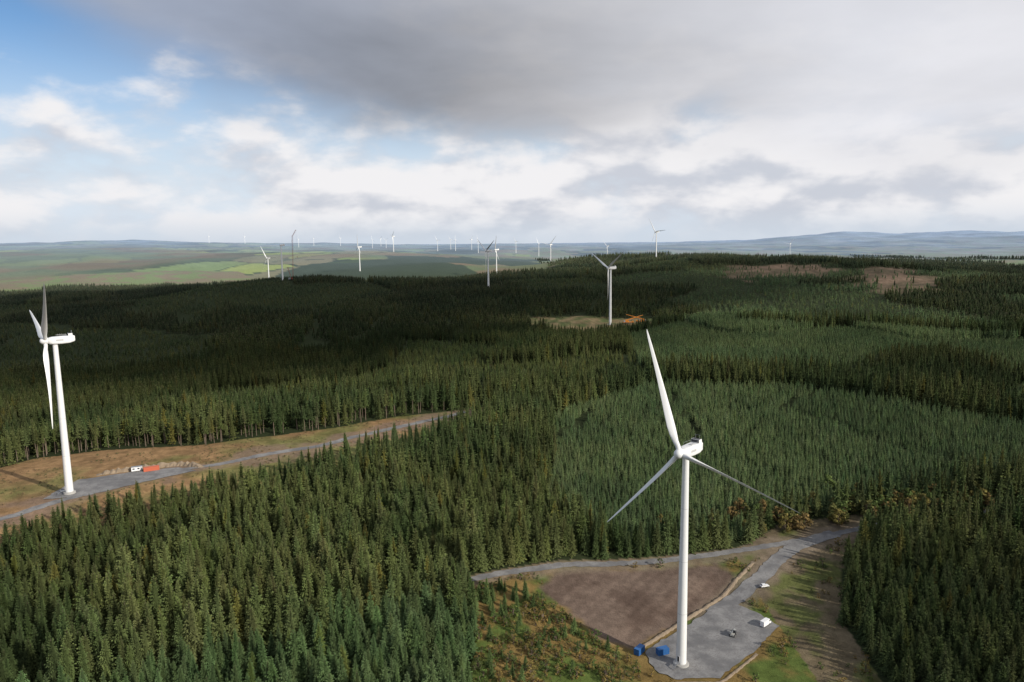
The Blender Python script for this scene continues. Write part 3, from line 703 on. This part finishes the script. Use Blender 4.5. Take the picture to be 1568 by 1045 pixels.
w=bpy.data.worlds.new('World');scene.world=w;w.use_nodes=True;t=NT(w.node_tree)
out=t.n('ShaderNodeOutputWorld');bg=t.n('ShaderNodeBackground');t.nt.links.new(bg.outputs[0],out.inputs[0]);bg.inputs[1].default_value=.1
sky=t.n('ShaderNodeTexSky');sky.sky_type='NISHITA';sky.sun_disc=False;sky.sun_elevation=EL;sky.sun_rotation=math.atan2(.84,-.54);sky.altitude=300;sky.air_density=1.0;sky.dust_density=.6;sky.ozone_density=2
tc=t.n('ShaderNodeTexCoord').outputs['Generated'];sp=t.n('ShaderNodeSeparateXYZ');t.set(sp.inputs[0],tc);dx,dy,dz=sp.outputs
azn=t.m('ARCTAN2',dx,dy);el=dz
def curve(x,pts,lo,hi):
    q=t.n('ShaderNodeMapRange');t.set(q.inputs[0],x);q.inputs[1].default_value=lo;q.inputs[2].default_value=hi
    f=t.n('ShaderNodeFloatCurve');t.set(f.inputs['Value'],q.outputs[0]);cv_=f.mapping.curves[0]
    P=[((a-lo)/(hi-lo),b) for a,b in pts]
    cv_.points[0].location=P[0];cv_.points[1].location=P[-1]
    for p in P[1:-1]: cv_.points.new(*p)
    f.mapping.update();return f.outputs[0]
edge=curve(azn,[(-3.2,.15),(-1.2,.2),(-.8,.33),(-.62,.30),(-.52,.25),(-.415,.205),(-.27,.17),(-.12,.14),(0,.13),(.15,.145),(.3,.13),(.6,.10),(3.2,.15)],-3.2,3.2)
vd=t.comb(dx,dy,t.m('MULTIPLY',dz,2.2))
vup=t.comb(dx,dy,t.m('ADD',t.m('MULTIPLY',dz,2.2),.06))
dzz=t.m('ADD',t.m('MAXIMUM',dz,0.),.15)
vs=t.comb(t.m('DIVIDE',dx,dzz),t.m('DIVIDE',dy,dzz),0.)
nA=t.noise(vd,3.0,5,.5,.2);nB=t.noise(vs,1.0,5,.52,.2)
nC=t.noise(vd,6.5,7,.53,.1);nC2=t.noise(vup,6.5,4,.5,.1)
base=t.mix(1.,sky.outputs[0],(.68,.92,1.12),'MULTIPLY')
base=t.mix(t.ss(el,.28,.03),base,(7.1,7.9,8.8))
cov=t.m('ADD',nC,t.m('MULTIPLY',t.ss(azn,-.35,.35),.11))
thr=t.m('SUBTRACT',cov,t.m('MULTIPLY',t.m('ABSOLUTE',t.m('SUBTRACT',el,.07)),1.1))
cmask=t.ss(thr,.31,.53)
lit=t.ss(t.m('SUBTRACT',nC,nC2),-.12,.09)
ccol=t.mix(lit,(6.0,6.3,7.0),(8.9,8.8,8.95))
s1=t.mix(cmask,base,ccol)
s1=t.mix(t.m('MULTIPLY',t.ss(el,.05,.0),.85),s1,(6.1,6.8,7.7))
dd=t.m('SUBTRACT',t.m('ADD',el,t.m('MULTIPLY',t.m('SUBTRACT',nA,.5),.17)),edge)
smask=t.ss(dd,-.05,.06)
q1=t.m('DIVIDE',t.m('ADD',azn,.08),.36);q2=t.m('DIVIDE',t.m('SUBTRACT',el,.205),.10)
ga=t.m('ADD',t.m('MULTIPLY',q1,q1),t.m('MULTIPLY',q2,q2))
dark=t.m('POWER',2.718,t.m('MULTIPLY',ga,-1.))
bright=t.m('ADD',t.m('ADD',.48,t.m('MULTIPLY',t.ss(azn,-.3,.45),.31)),t.m('SUBTRACT',t.m('MULTIPLY',t.m('SUBTRACT',nB,.5),.42),t.m('MULTIPLY',dark,.20)))
bright=t.m('MINIMUM',t.m('MAXIMUM',bright,.24),.86)
b10=t.m('MULTIPLY',bright,10.)
warmth=t.ss(azn,-.5,.1)
scol=t.mix(1.,t.comb(b10,b10,b10),t.mix(warmth,(.80,.90,1.13),(.96,.965,1.02)),'MULTIPLY')
fin=t.mix(t.m('MULTIPLY',smask,.95),s1,scol)
t.set(bg.inputs[0],fin)

# ------------------------------------------------------------------ camera
cd=bpy.data.cameras.new('camera');co=bpy.data.objects.new('camera',cd);COL.objects.link(co);scene.camera=co
cd.sensor_width=36;cd.lens=36*1100/1568;cd.clip_start=1;cd.clip_end=90000
R=(Matrix.Rotation(math.radians(90-7.8),3,'X')@Matrix.Rotation(math.radians(-0.6),3,'Z'))
co.matrix_world=Matrix.Translation((0,0,171))@R.to_4x4()
